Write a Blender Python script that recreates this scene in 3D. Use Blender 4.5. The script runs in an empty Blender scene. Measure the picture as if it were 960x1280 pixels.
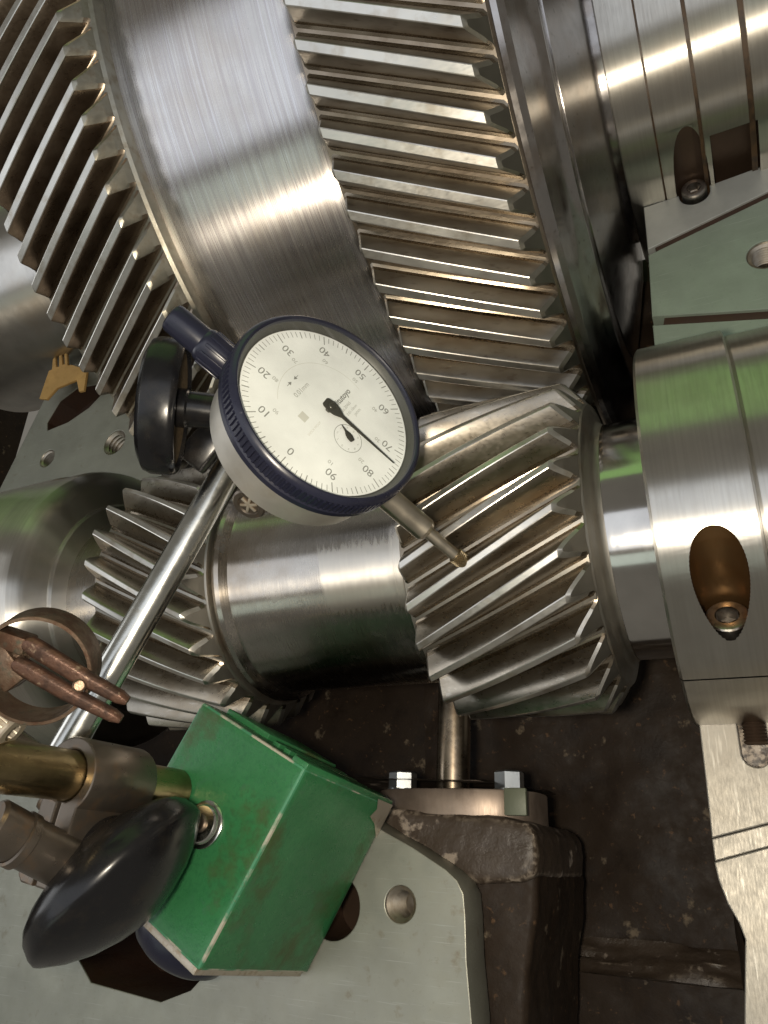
import bpy, bmesh, math, random
import numpy as np
from mathutils import Vector, Matrix
random.seed(4); np.random.seed(4)
S = 0.001                                   # every length below is in millimetres
sc = bpy.context.scene
COL = sc.collection

# ------------------------------------------------------------------ camera
MC = np.array([[0.89817827, -0.15269031, -0.41226383],
               [0.04331754, -0.9024487, 0.42861398],
               [-0.43749215, -0.40283002, -0.80394564]])      # camera axes (right, down, forward) as columns
CAM = np.array([0., 0., 233.9]); FPX = 918.
cam = bpy.data.objects.new('camera', bpy.data.cameras.new('camera')); COL.objects.link(cam)
cam.data.sensor_fit = 'HORIZONTAL'; cam.data.sensor_width = 36; cam.data.lens = FPX / 960 * 36
cam.data.clip_start = 0.01; cam.data.clip_end = 20
r_, d_, f_ = MC[:, 0], MC[:, 1], MC[:, 2]
cam.matrix_world = Matrix(((r_[0], -d_[0], -f_[0], CAM[0] * S), (r_[1], -d_[1], -f_[1], CAM[1] * S),
                           (r_[2], -d_[2], -f_[2], CAM[2] * S), (0, 0, 0, 1)))
sc.camera = cam

# ------------------------------------------------------------------ light and exposure
world = bpy.data.worlds.new('World'); sc.world = world; world.use_nodes = True
bg = world.node_tree.nodes['Background']
bg.inputs['Color'].default_value = (0.86, 0.80, 0.69, 1); bg.inputs['Strength'].default_value = 0.17

def area(name, loc, target, sx, sy, power, color, shape='RECTANGLE'):
    l = bpy.data.lights.new(name, 'AREA'); l.shape = shape; l.size = sx * S; l.size_y = sy * S
    l.energy = power; l.color = color
    if name == 'phone_flash': l.cycles.use_multiple_importance_sampling = False
    o = bpy.data.objects.new(name, l); COL.objects.link(o); o.location = Vector(loc) * S
    o.rotation_euler = (Vector(target) - Vector(loc)).to_track_quat('-Z', 'Y').to_euler()
    return o
area('phone_flash', (-15, 0, 236), (-100, 100, 20), 14, 14, 0.42, (1.0, 0.885, 0.71), 'DISK')
area('skylight', (-100, -300, 1500), (-100, -300, 0), 3400, 980, 9.0, (0.84, 0.90, 1.0))
area('roof_window', (-700, -1010, 1300), (-700, -1010, 0), 1300, 380, 1.0, (0.84, 1.0, 0.90))
area('green_surround_light', (-50, 1450, 900), (-50, 0, 200), 1300, 1150, 2.2, (0.30, 0.75, 0.12))  # lamp standing in for unseen green surroundings reflected in ring and journal
area('added_side_light', (-1700, 250, 750), (0, 150, 50), 900, 800, 3.6, (0.95, 0.97, 1.0))  # added lamp on the left, brightens the drum's rounded edge
vs = sc.view_settings
vs.view_transform = 'Standard'; vs.look = 'None'; vs.exposure = 0.18; vs.gamma = 1.0; vs.use_curve_mapping = False
sc.cycles.use_denoising = True
sc.cycles.max_bounces = 8; sc.cycles.glossy_bounces = 5; sc.cycles.diffuse_bounces = 3
sc.cycles.sample_clamp_indirect = 1.5; sc.cycles.caustics_reflective = False; sc.cycles.blur_glossy = 3.0

# ------------------------------------------------------------------ materials
def mat(name, base, metal=1.0, rough=0.3, aniso=0.0, tangent=None, brush=None, grain=None, stains=(), coat=0.0,
        rough_var=0.0, spec=None, rand=False, chips=None):
    """procedural surface; brush = ((x,y,z) lines per mm, bump mm); grain = (scale per mm, bump mm)
    stains = [(colour, scale per mm, lo, hi, amount, roughness)]"""
    m = bpy.data.materials.new(name); m.use_nodes = True
    nt = m.node_tree; N = nt.nodes; L = nt.links
    b = N['Principled BSDF']
    b.inputs['Metallic'].default_value = metal; b.inputs['Roughness'].default_value = rough
    b.inputs['Base Color'].default_value = (*base, 1)
    if coat: b.inputs['Coat Weight'].default_value = coat; b.inputs['Coat Roughness'].default_value = 0.08
    if spec is not None: b.inputs['Specular IOR Level'].default_value = spec
    tc = N.new('ShaderNodeTexCoord')
    def coords(scale):
        mp = N.new('ShaderNodeMapping'); L.new(tc.outputs['Object'], mp.inputs['Vector'])
        mp.inputs['Scale'].default_value = tuple(s * 1000 for s in scale)
        if rand:
            oi = N.new('ShaderNodeObjectInfo'); cx = N.new('ShaderNodeVectorMath'); cx.operation = 'SCALE'
            cx.inputs[0].default_value = (57, 31, 83); L.new(oi.outputs['Random'], cx.inputs['Scale'])
            L.new(cx.outputs[0], mp.inputs['Location'])
        return mp.outputs['Vector']
    def noise(scale, detail=4, rg=0.55):
        n = N.new('ShaderNodeTexNoise'); n.inputs['Scale'].default_value = 1; n.inputs['Detail'].default_value = detail
        n.inputs['Roughness'].default_value = rg
        L.new(coords(scale if hasattr(scale, '__len__') else (scale,) * 3), n.inputs['Vector']); return n.outputs['Fac']
    def ramp(fac, lo, hi, a=0.0, c=1.0):
        r = N.new('ShaderNodeMapRange'); r.inputs[1].default_value = lo; r.inputs[2].default_value = hi
        r.inputs[3].default_value = a; r.inputs[4].default_value = c; L.new(fac, r.inputs[0]); return r.outputs[0]
    col = None; rgh = None
    vf = noise(0.06, 2 if rand else 5); mx = N.new('ShaderNodeMix'); mx.data_type = 'RGBA'
    mx.inputs[6].default_value = (*[c * 0.86 for c in base], 1); mx.inputs[7].default_value = (*[min(1, c * 1.1) for c in base], 1)
    L.new(ramp(vf, .3, .7), mx.inputs[0]); col = mx.outputs[2]
    rv = ramp(noise(0.25, 1 if rand else 6), .3, .7, max(0.03, rough - rough_var), rough + rough_var) if rough_var else None
    rgh = rv
    for (c, s, lo, hi, amt, rr) in stains:
        f = ramp(noise(s, 2 if hasattr(s, '__len__') else 6, .5 if hasattr(s, '__len__') else .6), lo, hi, 0, amt)
        mx = N.new('ShaderNodeMix'); mx.data_type = 'RGBA'; L.new(f, mx.inputs[0]); L.new(col, mx.inputs[6])
        mx.inputs[7].default_value = (*c, 1); col = mx.outputs[2]
        if rr is not None:
            mr = N.new('ShaderNodeMix'); mr.data_type = 'FLOAT'; L.new(f, mr.inputs[0])
            if rgh is None: mr.inputs[2].default_value = rough
            else: L.new(rgh, mr.inputs[2])
            mr.inputs[3].default_value = rr; rgh = mr.outputs[0]
    if chips:                                   # worn bare edges: paint missing where the surface is pointed
        g = N.new('ShaderNodeNewGeometry'); f = ramp(g.outputs['Pointiness'], chips[1], chips[2])
        n2 = ramp(noise(0.55, 5), .42, .56); mm = N.new('ShaderNodeMath'); mm.operation = 'MULTIPLY'
        L.new(f, mm.inputs[0]); L.new(n2, mm.inputs[1])
        mx = N.new('ShaderNodeMix'); mx.data_type = 'RGBA'; L.new(mm.outputs[0], mx.inputs[0]); L.new(col, mx.inputs[6])
        mx.inputs[7].default_value = (*chips[0], 1); col = mx.outputs[2]
    L.new(col, b.inputs['Base Color'])
    nrm = None
    if brush:
        f = noise(brush[0], 3, .6)
        if brush[1] > 0:
            bp = N.new('ShaderNodeBump'); bp.inputs['Strength'].default_value = 1; bp.inputs['Distance'].default_value = brush[1] * S
            L.new(f, bp.inputs['Height']); nrm = bp.outputs[0]
        rr = ramp(f, .3, .7, max(.04, rough * .72), rough * 1.3)
        if rgh is not None:
            ad = N.new('ShaderNodeMath'); ad.operation = 'MULTIPLY_ADD'; L.new(rr, ad.inputs[0]); ad.inputs[1].default_value = .5
            h = N.new('ShaderNodeMath'); h.operation = 'MULTIPLY'; h.inputs[1].default_value = .5; L.new(rgh, h.inputs[0])
            L.new(h.outputs[0], ad.inputs[2]); rgh = ad.outputs[0]
        else: rgh = rr
    if grain:
        bp = N.new('ShaderNodeBump'); bp.inputs['Strength'].default_value = 1; bp.inputs['Distance'].default_value = grain[1] * S
        L.new(noise(grain[0], 6, .6), bp.inputs['Height'])
        if nrm: L.new(nrm, bp.inputs['Normal'])
        nrm = bp.outputs[0]
    if nrm: L.new(nrm, b.inputs['Normal'])
    if rgh is not None: L.new(rgh, b.inputs['Roughness'])
    if aniso:
        b.inputs['Anisotropic'].default_value = aniso
        g = N.new('ShaderNodeNewGeometry')
        c1 = N.new('ShaderNodeVectorMath'); c1.operation = 'CROSS_PRODUCT'; c1.inputs[0].default_value = tangent or (1, 0, 0)
        L.new(tc.outputs['Object'], c1.inputs[1])              # turning marks run round the part's own x axis
        c2 = N.new('ShaderNodeVectorMath'); c2.operation = 'CROSS_PRODUCT'; L.new(g.outputs['True Normal'], c2.inputs[0]); L.new(c1.outputs[0], c2.inputs[1])
        L.new(c2.outputs[0], b.inputs['Tangent'])
    return m

OIL = (0.15, 0.112, 0.075)
M = {}
M['turned'] = mat('turned_steel', (0.60, 0.58, 0.54), rough=.36, aniso=1.0, brush=((5, .12, .12), .0010), rough_var=.05,
                  stains=[((.40, .33, .24), .03, .52, .72, .5, .34)])
M['drum'] = mat('brushed_drum_steel', (0.62, 0.60, 0.58), rough=.285, aniso=1.0, brush=((3.2, .05, .05), .0006), rough_var=.03,
                stains=[((.50, .47, .47), (1.1, .012, .012), .42, .60, .8, .24), ((.70, .70, .72), (2.3, .02, .02), .55, .68, .6, .20), ((.45, .36, .27), .022, .50, .75, .45, .3), ((.35, .36, .33), .5, .70, .76, .6, .4)])
M['shaft'] = mat('ground_shaft_steel', (0.56, 0.53, 0.49), rough=.25, aniso=.95, brush=((6, .10, .10), .0004), rough_var=.04,
                 stains=[((.34, .27, .19), .035, .48, .68, .6, .24), ((.5, .48, .45), .12, .60, .66, .8, .38)])
def scuff(m):
    nt = m.node_tree; N = nt.nodes; L = nt.links; b = N['Principled BSDF']; tc = N.new('ShaderNodeTexCoord')
    sx = N.new('ShaderNodeSeparateXYZ'); L.new(tc.outputs['Object'], sx.inputs[0])
    nz = N.new('ShaderNodeTexNoise'); nz.inputs['Scale'].default_value = 1; mp = N.new('ShaderNodeMapping'); mp.inputs['Scale'].default_value = (900, 130, 130)
    nz.inputs['Detail'].default_value = 5; L.new(tc.outputs['Object'], mp.inputs[0]); L.new(mp.outputs[0], nz.inputs['Vector'])
    def mth(op, a, c=None, d=None):
        n = N.new('ShaderNodeMath'); n.operation = op
        for i, q in enumerate((a, c, d)):
            if q is None: continue
            if isinstance(q, (int, float)): n.inputs[i].default_value = q
            else: L.new(q, n.inputs[i])
        return n.outputs[0]
    ang = mth('ARCTAN2', sx.outputs['Z'], sx.outputs['Y']); j = mth('MULTIPLY_ADD', nz.outputs['Fac'], .30, -.15)
    ang = mth('ADD', ang, j); x = mth('ADD', sx.outputs['X'], mth('MULTIPLY', j, .012))
    def step(v, lo, hi):
        r = N.new('ShaderNodeMapRange'); r.interpolation_type = 'SMOOTHSTEP'; L.new(v, r.inputs[0]); r.inputs[1].default_value = lo; r.inputs[2].default_value = hi; return r.outputs[0]
    f = mth('MULTIPLY', mth('MULTIPLY', step(ang, 1.70, 1.76), mth('SUBTRACT', 1, step(ang, 2.20, 2.28))), step(x, -.1235, -.1215))
    f = mth('MULTIPLY', f, mth('MULTIPLY_ADD', nz.outputs['Fac'], .9, .25))
    for sock, val in (('Roughness', .36), ('Base Color', (.64, .61, .55, 1))):
        src = b.inputs[sock].links[0].from_socket; mx = N.new('ShaderNodeMix'); L.new(f, mx.inputs[0])
        if sock == 'Roughness': L.new(src, mx.inputs[2]); mx.inputs[3].default_value = val; L.new(mx.outputs[0], b.inputs[sock])
        else: mx.data_type = 'RGBA'; L.new(src, mx.inputs[6]); mx.inputs[7].default_value = val; L.new(mx.outputs[2], b.inputs[sock])
scuff(M['shaft'])
M['bearing'] = mat('bearing_steel', (0.63, 0.605, 0.55), rough=.36, aniso=1.0, brush=((4, .10, .10), .0009), rough_var=.05,
                   stains=[((.52, .49, .44), (1.3, .015, .015), .42, .62, .4, .33), ((.45, .37, .27), .03, .5, .75, .4, .4), ((.2, .17, .14), .9, .735, .76, .8, .5)])
M['bearing_cut'] = mat('bearing_joint_steel', (0.55, 0.54, 0.50), rough=.33, brush=((.2, 4, 4), .001))
M['oiled'] = mat('oiled_dark_steel', (0.46, 0.44, 0.43), rough=.21, rough_var=.06, aniso=.7,
                 stains=[((.22, .15, .09), .06, .45, .7, .6, .16), ((.10, .075, .05), .55, .62, .70, .6, .25)], grain=(.5, .004))
M['journal'] = mat('polished_journal', (0.56, 0.54, 0.51), rough=.13, rough_var=.03, aniso=.5, brush=((6, .1, .1), .0003))
M['flank'] = mat('ground_tooth_flank', (0.50, 0.475, 0.43), rough=.34, rough_var=.04, brush=((.03, .9, 2.0), .0003), rand=True,
                 stains=[((.30, .26, .205), (.012, .16, .16), .46, .72, .75, .30), ((.17, .13, .09), (.008, .45, .45), .60, .76, .6, .28)])
M['pinion_flank'] = mat('oily_pinion_flank', (0.37, 0.335, 0.28), rough=.31, rough_var=.04, brush=((.03, .9, 2.0), .0003), rand=True,
                 stains=[((.235, .195, .145), (.012, .16, .16), .44, .70, .75, .27), ((.52, .49, .44), (.008, .6, .6), .62, .74, .5, .30)])
M['flank_root'] = mat('oily_tooth_root', (0.30, 0.255, 0.195), rough=.28, rough_var=.04, brush=((.03, .9, 2.0), .0003), rand=True,
                 stains=[(OIL, (.012, .16, .16), .44, .70, .7, .24)])
M['flank2'] = mat('brown_tooth_flank', (0.33, 0.275, 0.215), rough=.32, rough_var=.05, brush=((.03, .9, 2.0), .0005), rand=True,
                  stains=[((.13, .095, .063), .08, .42, .66, .6, .28)])
M['gear_face'] = mat('turned_gear_face', (0.34, 0.32, 0.28), rough=.42, rough_var=.05, brush=((5, .1, .1), .0008), stains=[((.28, .22, .16), .08, .5, .7, .6, .36)])
M['land'] = mat('ground_tooth_tip', (0.66, 0.64, 0.59), rough=.34, rough_var=.06, brush=((.6, 3, 3), .002), rand=True,
                stains=[((.40, .33, .24), .12, .52, .7, .6, .3), ((.10, .08, .06), .7, .72, .77, .7, .5)])
M['tooth_end_shaded'] = mat('shaded_tooth_end', (0.20, 0.19, 0.155), rough=.42, rough_var=.08, grain=(1.8, .02), rand=True)  # darker copy of tooth_end: shade of faces turned away, put into the colour
M['tooth_end'] = mat('tooth_end_steel', (0.36, 0.345, 0.29), rough=.40, rough_var=.08, grain=(1.8, .03), rand=True,
                     stains=[((.22, .18, .13), .25, .5, .68, .6, .4)])
M['flange_bare'] = mat('scraped_flange_metal', (0.42, 0.43, 0.40), metal=.4, rough=.42, rough_var=.07, grain=(1.2, .012),
                       brush=((.5, 2.6, 1), .003), stains=[((.33, .33, .30), .05, .45, .7, .5, .45), ((.16, .11, .06), .35, .74, .80, .7, .6)])
M['flange_green'] = mat('grey_green_flange', (0.255, 0.305, 0.245), metal=.25, rough=.46, rough_var=.08, grain=(.8, .02),
                        stains=[((.21, .25, .20), .05, .42, .7, .6, .5), ((.16, .12, .06), .4, .72, .78, .8, .6), ((.40, .44, .38), (.06, 2.2, 1), .64, .72, .4, .4), ((.17, .20, .155), .9, .60, .70, .4, .55)])
M['flange_grey'] = mat('grey_flange', (0.285, 0.285, 0.235), metal=.55, rough=.45, rough_var=.07, grain=(1.1, .014),
                       stains=[((.27, .27, .23), .04, .42, .7, .6, .5), ((.17, .125, .07), .16, .62, .76, .6, .6), ((.42, .42, .37), (.06, 2.2, 1), .64, .72, .45, .4), ((.20, .19, .15), .9, .60, .70, .35, .55)])
M['flange_light'] = mat('light_flange', (0.265, 0.247, 0.21), metal=.5, rough=.46, rough_var=.06, grain=(1.0, .012),
                        brush=((2.2, .4, 1), .0015), stains=[((.25, .225, .18), .07, .45, .7, .6, .5), ((.44, .42, .37), (.9, .06, .5), .60, .70, .5, .4), ((.36, .22, .08), .45, .74, .82, .8, .6)])
M['cast'] = mat('oily_cast_iron', (0.030, 0.020, 0.013), metal=0, spec=.18, rough=.6, rough_var=.12, grain=(.6, .16),
                stains=[((.014, .009, .006), .06, .45, .65, .8, .45), ((.24, .19, .13), .085, .635, .70, .6, .75), ((.18, .10, .05), .3, .62, .72, .5, .6)])
M['cast2'] = mat('brown_cast_iron', (0.050, 0.036, 0.025), metal=0, spec=.4, rough=.42, rough_var=.14, grain=(.5, .30), chips=((.34, .28, .215), .515, .56),
                 stains=[((.06, .045, .035), .1, .45, .65, .7, .4), ((.36, .30, .24), .10, .60, .66, .75, .7)])
M['cast_chip'] = mat('chipped_casting_edge', (0.066, 0.048, 0.034), metal=0, spec=.3, rough=.5, grain=(.5, .3), stains=[((.34, .28, .22), .075, .54, .60, .8, .6)])
M['pipe'] = mat('oily_pipe_steel', (0.33, 0.27, 0.20), rough=.30, rough_var=.06, stains=[(OIL, .12, .45, .65, .7, .25)])
M['pipe_flange'] = mat('pipe_flange_steel', (0.34, 0.27, 0.215), metal=.8, rough=.45, brush=((2.0, .15, .2), .006), stains=[((.15, .11, .08), .1, .45, .7, .6, .4)])
M['olive'] = mat('olive_paint_patch', (0.105, 0.115, 0.075), metal=.1, rough=.5, grain=(.8, .05))
M['zinc'] = mat('zinc_bolt', (0.62, 0.65, 0.66), rough=.35, grain=(2, .02))
M['chrome'] = mat('chromed_rod', (0.64, 0.64, 0.60), rough=.22, rough_var=.05, grain=(1.2, .008),
                  stains=[((.40, .36, .28), .25, .60, .72, .6, .35)])
M['brass'] = mat('old_brass', (0.40, 0.315, 0.17), rough=.30, rough_var=.07, brush=((1.5, 1.5, .1), .003),
                 stains=[((.16, .12, .06), .09, .42, .68, .75, .42), ((.62, .56, .40), 1.2, .70, .74, .6, .3)])
M['dark_steel'] = mat('blackened_steel', (0.165, 0.14, 0.115), metal=.85, rough=.33, rough_var=.08, grain=(.9, .02),
                      stains=[((.24, .15, .085), .2, .52, .7, .6, .45)])
M['rust'] = mat('rusty_spring_steel', (0.16, 0.11, 0.075), metal=.7, rough=.42, rough_var=.1, grain=(1.2, .12),
                stains=[((.07, .033, .018), .22, .42, .6, .85, .6), ((.04, .065, .05), .5, .55, .7, .6, .6)])
M['rust_red'] = mat('red_rusted_arm', (0.10, 0.052, 0.034), metal=.5, rough=.42, rough_var=.1, grain=(1.1, .16),
                    stains=[((.035, .018, .012), .30, .44, .60, .9, .6), ((.30, .22, .15), .7, .60, .70, .7, .35)])
M['black'] = mat('black_bakelite', (0.007, 0.007, 0.008), metal=0, rough=.24, rough_var=.07, grain=(.7, .004), spec=.38,
                 stains=[((.03, .024, .017), .09, .50, .75, .5, .3), ((.10, .09, .08), 1.5, .74, .78, .4, .5)])
M['navy'] = mat('navy_plastic', (0.012, 0.013, 0.026), metal=0, rough=.30, rough_var=.05, grain=(1.5, .006),
                stains=[((.10, .10, .12), .8, .68, .76, .5, .5)])
M['case'] = mat('satin_case_metal', (0.56, 0.54, 0.49), metal=.75, rough=.42, rough_var=.05, grain=(4, .008),
                stains=[((.38, .34, .27), .12, .52, .72, .5, .5)])
M['dial'] = mat('cream_dial_enamel', (0.84, 0.86, 0.87), metal=0, rough=.5)
M['rim_black'] = mat('dark_rim_enamel', (0.06, 0.06, 0.055), metal=0, rough=.4)
M['ink'] = mat('dark_dial_print', (0.24, 0.245, 0.235), metal=0, rough=.6)
M['ink2'] = mat('grey_dial_print', (0.40, 0.41, 0.39), metal=0, rough=.6)
M['ink3'] = mat('faint_dial_print', (0.60, 0.60, 0.56), metal=0, rough=.6)
M['hand'] = mat('dark_bronze_hand', (0.06, 0.058, 0.048), metal=.3, rough=.35)
M['paint'] = mat('green_hammer_paint', (0.030, 0.150, 0.055), metal=0, rough=.32, rough_var=.09, grain=(1.3, .09),
                 stains=[((.010, .075, .032), .8, .48, .66, .35, .4), ((.052, .062, .018), .05, .53, .66, .75, .5), ((.06, .17, .10), .2, .6, .75, .5, .4)])
M['paint_edge'] = mat('worn_paint_edge', (0.05, 0.20, 0.10), metal=0, rough=.4, grain=(1.3, .06), stains=[((.38, .35, .28), .085, .45, .55, .9, .5), ((.16, .10, .05), .5, .62, .72, .7, .6)])
M['bare'] = mat('worn_bare_metal', (0.50, 0.45, 0.37), metal=.7, rough=.42, rough_var=.08, grain=(1.5, .03), stains=[((.28, .19, .10), .4, .52, .68, .6, .6)])
M['ochre'] = mat('ochre_card', (0.46, 0.27, 0.085), metal=0, rough=.8, grain=(1.2, .05), stains=[((.34, .19, .05), .2, .5, .7, .6, None)])
M['rustpit'] = mat('rusty_recess_iron', (0.045, 0.024, 0.015), metal=.2, rough=.6, grain=(.6, .15), stains=[((.05, .025, .015), .12, .45, .65, .8, .4)])
M['cork'] = mat('speckled_brown_core', (0.14, 0.10, 0.055), metal=.1, rough=.7, grain=(2, .15), stains=[((.07, .045, .02), .9, .5, .62, .8, .7)])
M['counterbore'] = mat('oily_brown_bore', (0.19, 0.108, 0.045), metal=.85, rough=.36, grain=(.8, .015), stains=[((.17, .085, .03), .12, .45, .66, .8, .28)])
M['dark_bore'] = mat('dark_bore', (0.07, 0.045, 0.03), metal=.6, rough=.4, grain=(.6, .05))
M['groove_oil'] = mat('old_oil_in_groove', (0.075, 0.042, 0.018), metal=.2, rough=.45, stains=[((.02, .014, .01), .2, .45, .6, .7, .3)])
M['screw'] = mat('oily_socket_screw', (0.42, 0.39, 0.35), rough=.32, rough_var=.08, grain=(2, .03), stains=[((.12, .09, .06), .4, .5, .65, .6, .4)])
M['thread'] = mat('threaded_hole_steel', (0.36, 0.32, 0.26), rough=.42, rough_var=.05, stains=[((.25, .20, .14), .4, .45, .65, .5, .3)])
M['stem'] = mat('polished_stem', (0.60, 0.54, 0.44), rough=.33, rough_var=.05, grain=(1.5, .004))
M['tip'] = mat('bronze_contact_tip', (0.36, 0.285, 0.175), rough=.34)
gm = bpy.data.materials.new('crystal_glass'); gm.use_nodes = True
nt = gm.node_tree; nt.nodes.remove(nt.nodes['Principled BSDF'])
tr = nt.nodes.new('ShaderNodeBsdfTransparent'); gl = nt.nodes.new('ShaderNodeBsdfGlossy'); gl.inputs['Roughness'].default_value = .03
fr = nt.nodes.new('ShaderNodeMath'); fr.inputs[0].default_value = .05; fr.inputs[1].default_value = .0; mxs = nt.nodes.new('ShaderNodeMixShader')
tr.inputs['Color'].default_value = (.97, .98, .96, 1)
nt.links.new(fr.outputs[0], mxs.inputs[0]); nt.links.new(tr.outputs[0], mxs.inputs[1]); nt.links.new(gl.outputs[0], mxs.inputs[2])
nt.links.new(mxs.outputs[0], nt.nodes['Material Output'].inputs['Surface']); M['glass'] = gm

# ------------------------------------------------------------------ helpers
ORIG = {}                                                   # thing -> base point (mm)
def P(u, v, d):                                             # point seen at photo pixel (u, v) at depth d mm
    return CAM + MC @ np.array([(u - 480) / FPX * d, (v - 640) / FPX * d, d])
def Pz(u, v, z):                                            # same, on the level plane at height z mm
    r = MC @ np.array([(u - 480) / FPX, (v - 640) / FPX, 1.]); return CAM + r * ((z - CAM[2]) / r[2])
CV = lambda x, y, z: MC @ np.array([x, y, z], float)        # direction given in camera axes (right, down, forward)
def unit(v): v = np.asarray(v, float); return v / np.linalg.norm(v)

def thing(name, label, cat, loc, group=None, kind=None):
    o = bpy.data.objects.new(name, None); COL.objects.link(o); o.empty_display_size = .005
    o.location = Vector(loc) * S; o['label'] = label; o['category'] = cat
    if group: o['group'] = group
    if kind: o['kind'] = kind
    ORIG[o] = np.array(loc, float); return o
def root_of(o):
    while o.parent: o = o.parent
    return o
def finish(me, name, m, parent, angle=35, label=None):
    o = bpy.data.objects.new(name, me); COL.objects.link(o)
    for x in (m if isinstance(m, (list, tuple)) else [m]): me.materials.append(M[x] if isinstance(x, str) else x)
    if parent: o.parent = parent
    if angle is not None and len(me.polygons):
        me.polygons.foreach_set('use_smooth', [True] * len(me.polygons)); me.set_sharp_from_angle(angle=math.radians(angle))
    if label: o['label'] = label
    return o
def mesh(name, V, F, m, parent, angle=35, mi=None, world_coords=True, label=None, bevel=0):
    V = np.asarray(V, float)
    if parent is not None and world_coords: V = V - ORIG[root_of(parent)]
    me = bpy.data.meshes.new(name); me.from_pydata((V * S).tolist(), [], [list(f) for f in F])
    bm = bmesh.new(); bm.from_mesh(me); bmesh.ops.recalc_face_normals(bm, faces=bm.faces[:])
    if bevel:
        es = [e for e in bm.edges if len(e.link_faces) == 2 and e.calc_face_angle(0) > .5]
        bmesh.ops.bevel(bm, geom=es, offset=bevel * S, segments=2, affect='EDGES', profile=.5, clamp_overlap=True)
    bm.to_mesh(me); bm.free()
    if mi is not None: me.polygons.foreach_set('material_index', mi)
    return finish(me, name, m, parent, angle, label)

def frame(axis, ref=None):
    a = unit(axis); ref = np.array(ref if ref is not None else ((0, 0, 1) if abs(a[2]) < .9 else (1, 0, 0)), float)
    u = unit(ref - a * (ref @ a)); return a, u, np.cross(a, u)
def rev_mesh(prof, A, axis, seg=64, ref=None, a0=0, a1=360, closed=False, scale2=1.0):
    """profile [(t along axis, r)] turned about the axis through A; scale2 squeezes the second cross direction"""
    a, u, w = frame(axis, ref); A = np.asarray(A, float); full = abs(a1 - a0) >= 360
    n = seg if full else seg + 1; V = []; F = []
    th = np.radians(a0 + (a1 - a0) * np.arange(n) / seg)
    for t, r in prof:
        for k in th: V.append(A + a * t + r * (np.cos(k) * u + np.sin(k) * w * scale2))
    np_ = len(prof)
    for i in range(np_ - (0 if closed else 1)):
        j = (i + 1) % np_
        for k in range(seg if full else seg):
            k2 = (k + 1) % n
            if k2 == 0 and not full: continue
            q = [i * n + k, i * n + k2, j * n + k2, j * n + k]; F.append(q)
    V = np.array(V)
    return V, F
def lathe(name, prof, A, axis, m, parent, seg=64, ref=None, a0=0, a1=360, closed=False, angle=30, label=None, scale2=1.0):
    V, F = rev_mesh(prof, A, axis, seg, ref, a0, a1, closed, scale2)
    o = mesh(name, V, F, m, parent, angle, label=label)
    bm = bmesh.new(); bm.from_mesh(o.data); bmesh.ops.remove_doubles(bm, verts=bm.verts[:], dist=1e-7)
    bmesh.ops.dissolve_degenerate(bm, dist=1e-7, edges=bm.edges[:])
    bmesh.ops.recalc_face_normals(bm, faces=bm.faces[:]); bm.to_mesh(o.data); bm.free()
    o.data.set_sharp_from_angle(angle=math.radians(angle)); return o
def rod(name, A, B, r, m, parent, bev=.4, seg=40, label=None, r2=None):
    A = np.asarray(A, float); B = np.asarray(B, float); L = np.linalg.norm(B - A); r2 = r if r2 is None else r2
    return lathe(name, [(0, 0), (0, r - bev), (bev, r), (L - bev, r2), (L, r2 - bev), (L, 0)], A, B - A, m, parent, seg, label=label)
def box(name, C, ax, ay, az, sx, sy, sz, m, parent, bevel=.4, label=None):
    C = np.asarray(C, float); V = []
    for i in (-1, 1):
        for j in (-1, 1):
            for k in (-1, 1): V.append(C + np.asarray(ax) * i * sx / 2 + np.asarray(ay) * j * sy / 2 + np.asarray(az) * k * sz / 2)
    F = [(0, 1, 3, 2), (4, 6, 7, 5), (0, 4, 5, 1), (2, 3, 7, 6), (0, 2, 6, 4), (1, 5, 7, 3)]
    return mesh(name, V, F, m, parent, 35, bevel=bevel, label=label)
def from_curve(cu, name):
    tmp = bpy.data.objects.new('tmp', cu); COL.objects.link(tmp)
    dg = bpy.context.evaluated_depsgraph_get(); me = bpy.data.meshes.new_from_object(tmp.evaluated_get(dg))
    bpy.data.objects.remove(tmp); bpy.data.curves.remove(cu); me.name = name; me.materials.clear(); return me
def circle2(c, r, n=40, sx=1.0): return [(c[0] + r * sx * math.cos(2 * math.pi * k / n), c[1] + r * math.sin(2 * math.pi * k / n)) for k in range(n)]
def plate(name, outline, holes, z, th, m, parent, bevel=.35, O=None, ex=(1, 0, 0), ey=(0, 1, 0), label=None):
    """flat slab cut to an outline with holes, upper face at height z (or lying in the frame O, ex, ey)"""
    cu = bpy.data.curves.new(name, 'CURVE'); cu.dimensions = '2D'; cu.fill_mode = 'BOTH'
    for pl in [outline] + list(holes):
        sp = cu.splines.new('POLY'); sp.points.add(len(pl) - 1); sp.use_cyclic_u = True
        for q, p in zip(sp.points, pl): q.co = (p[0], p[1], 0, 1)
    cu.extrude = th / 2 - bevel; cu.bevel_depth = bevel; cu.bevel_resolution = 1; cu.offset = -bevel
    me = from_curve(cu, name); n = len(me.vertices); co = np.zeros(n * 3); me.vertices.foreach_get('co', co); co = co.reshape(-1, 3)
    ex = np.array(ex, float); ey = np.array(ey, float); ez = np.cross(ex, ey); O = np.array((0, 0, z) if O is None else O, float)
    W = O + co[:, :1] * ex + co[:, 1:2] * ey + (co[:, 2:3] - th / 2) * ez
    me.vertices.foreach_set('co', ((W - ORIG[root_of(parent)]) * S).ravel()); me.update()
    return finish(me, name, m, parent, 35, label)
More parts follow.
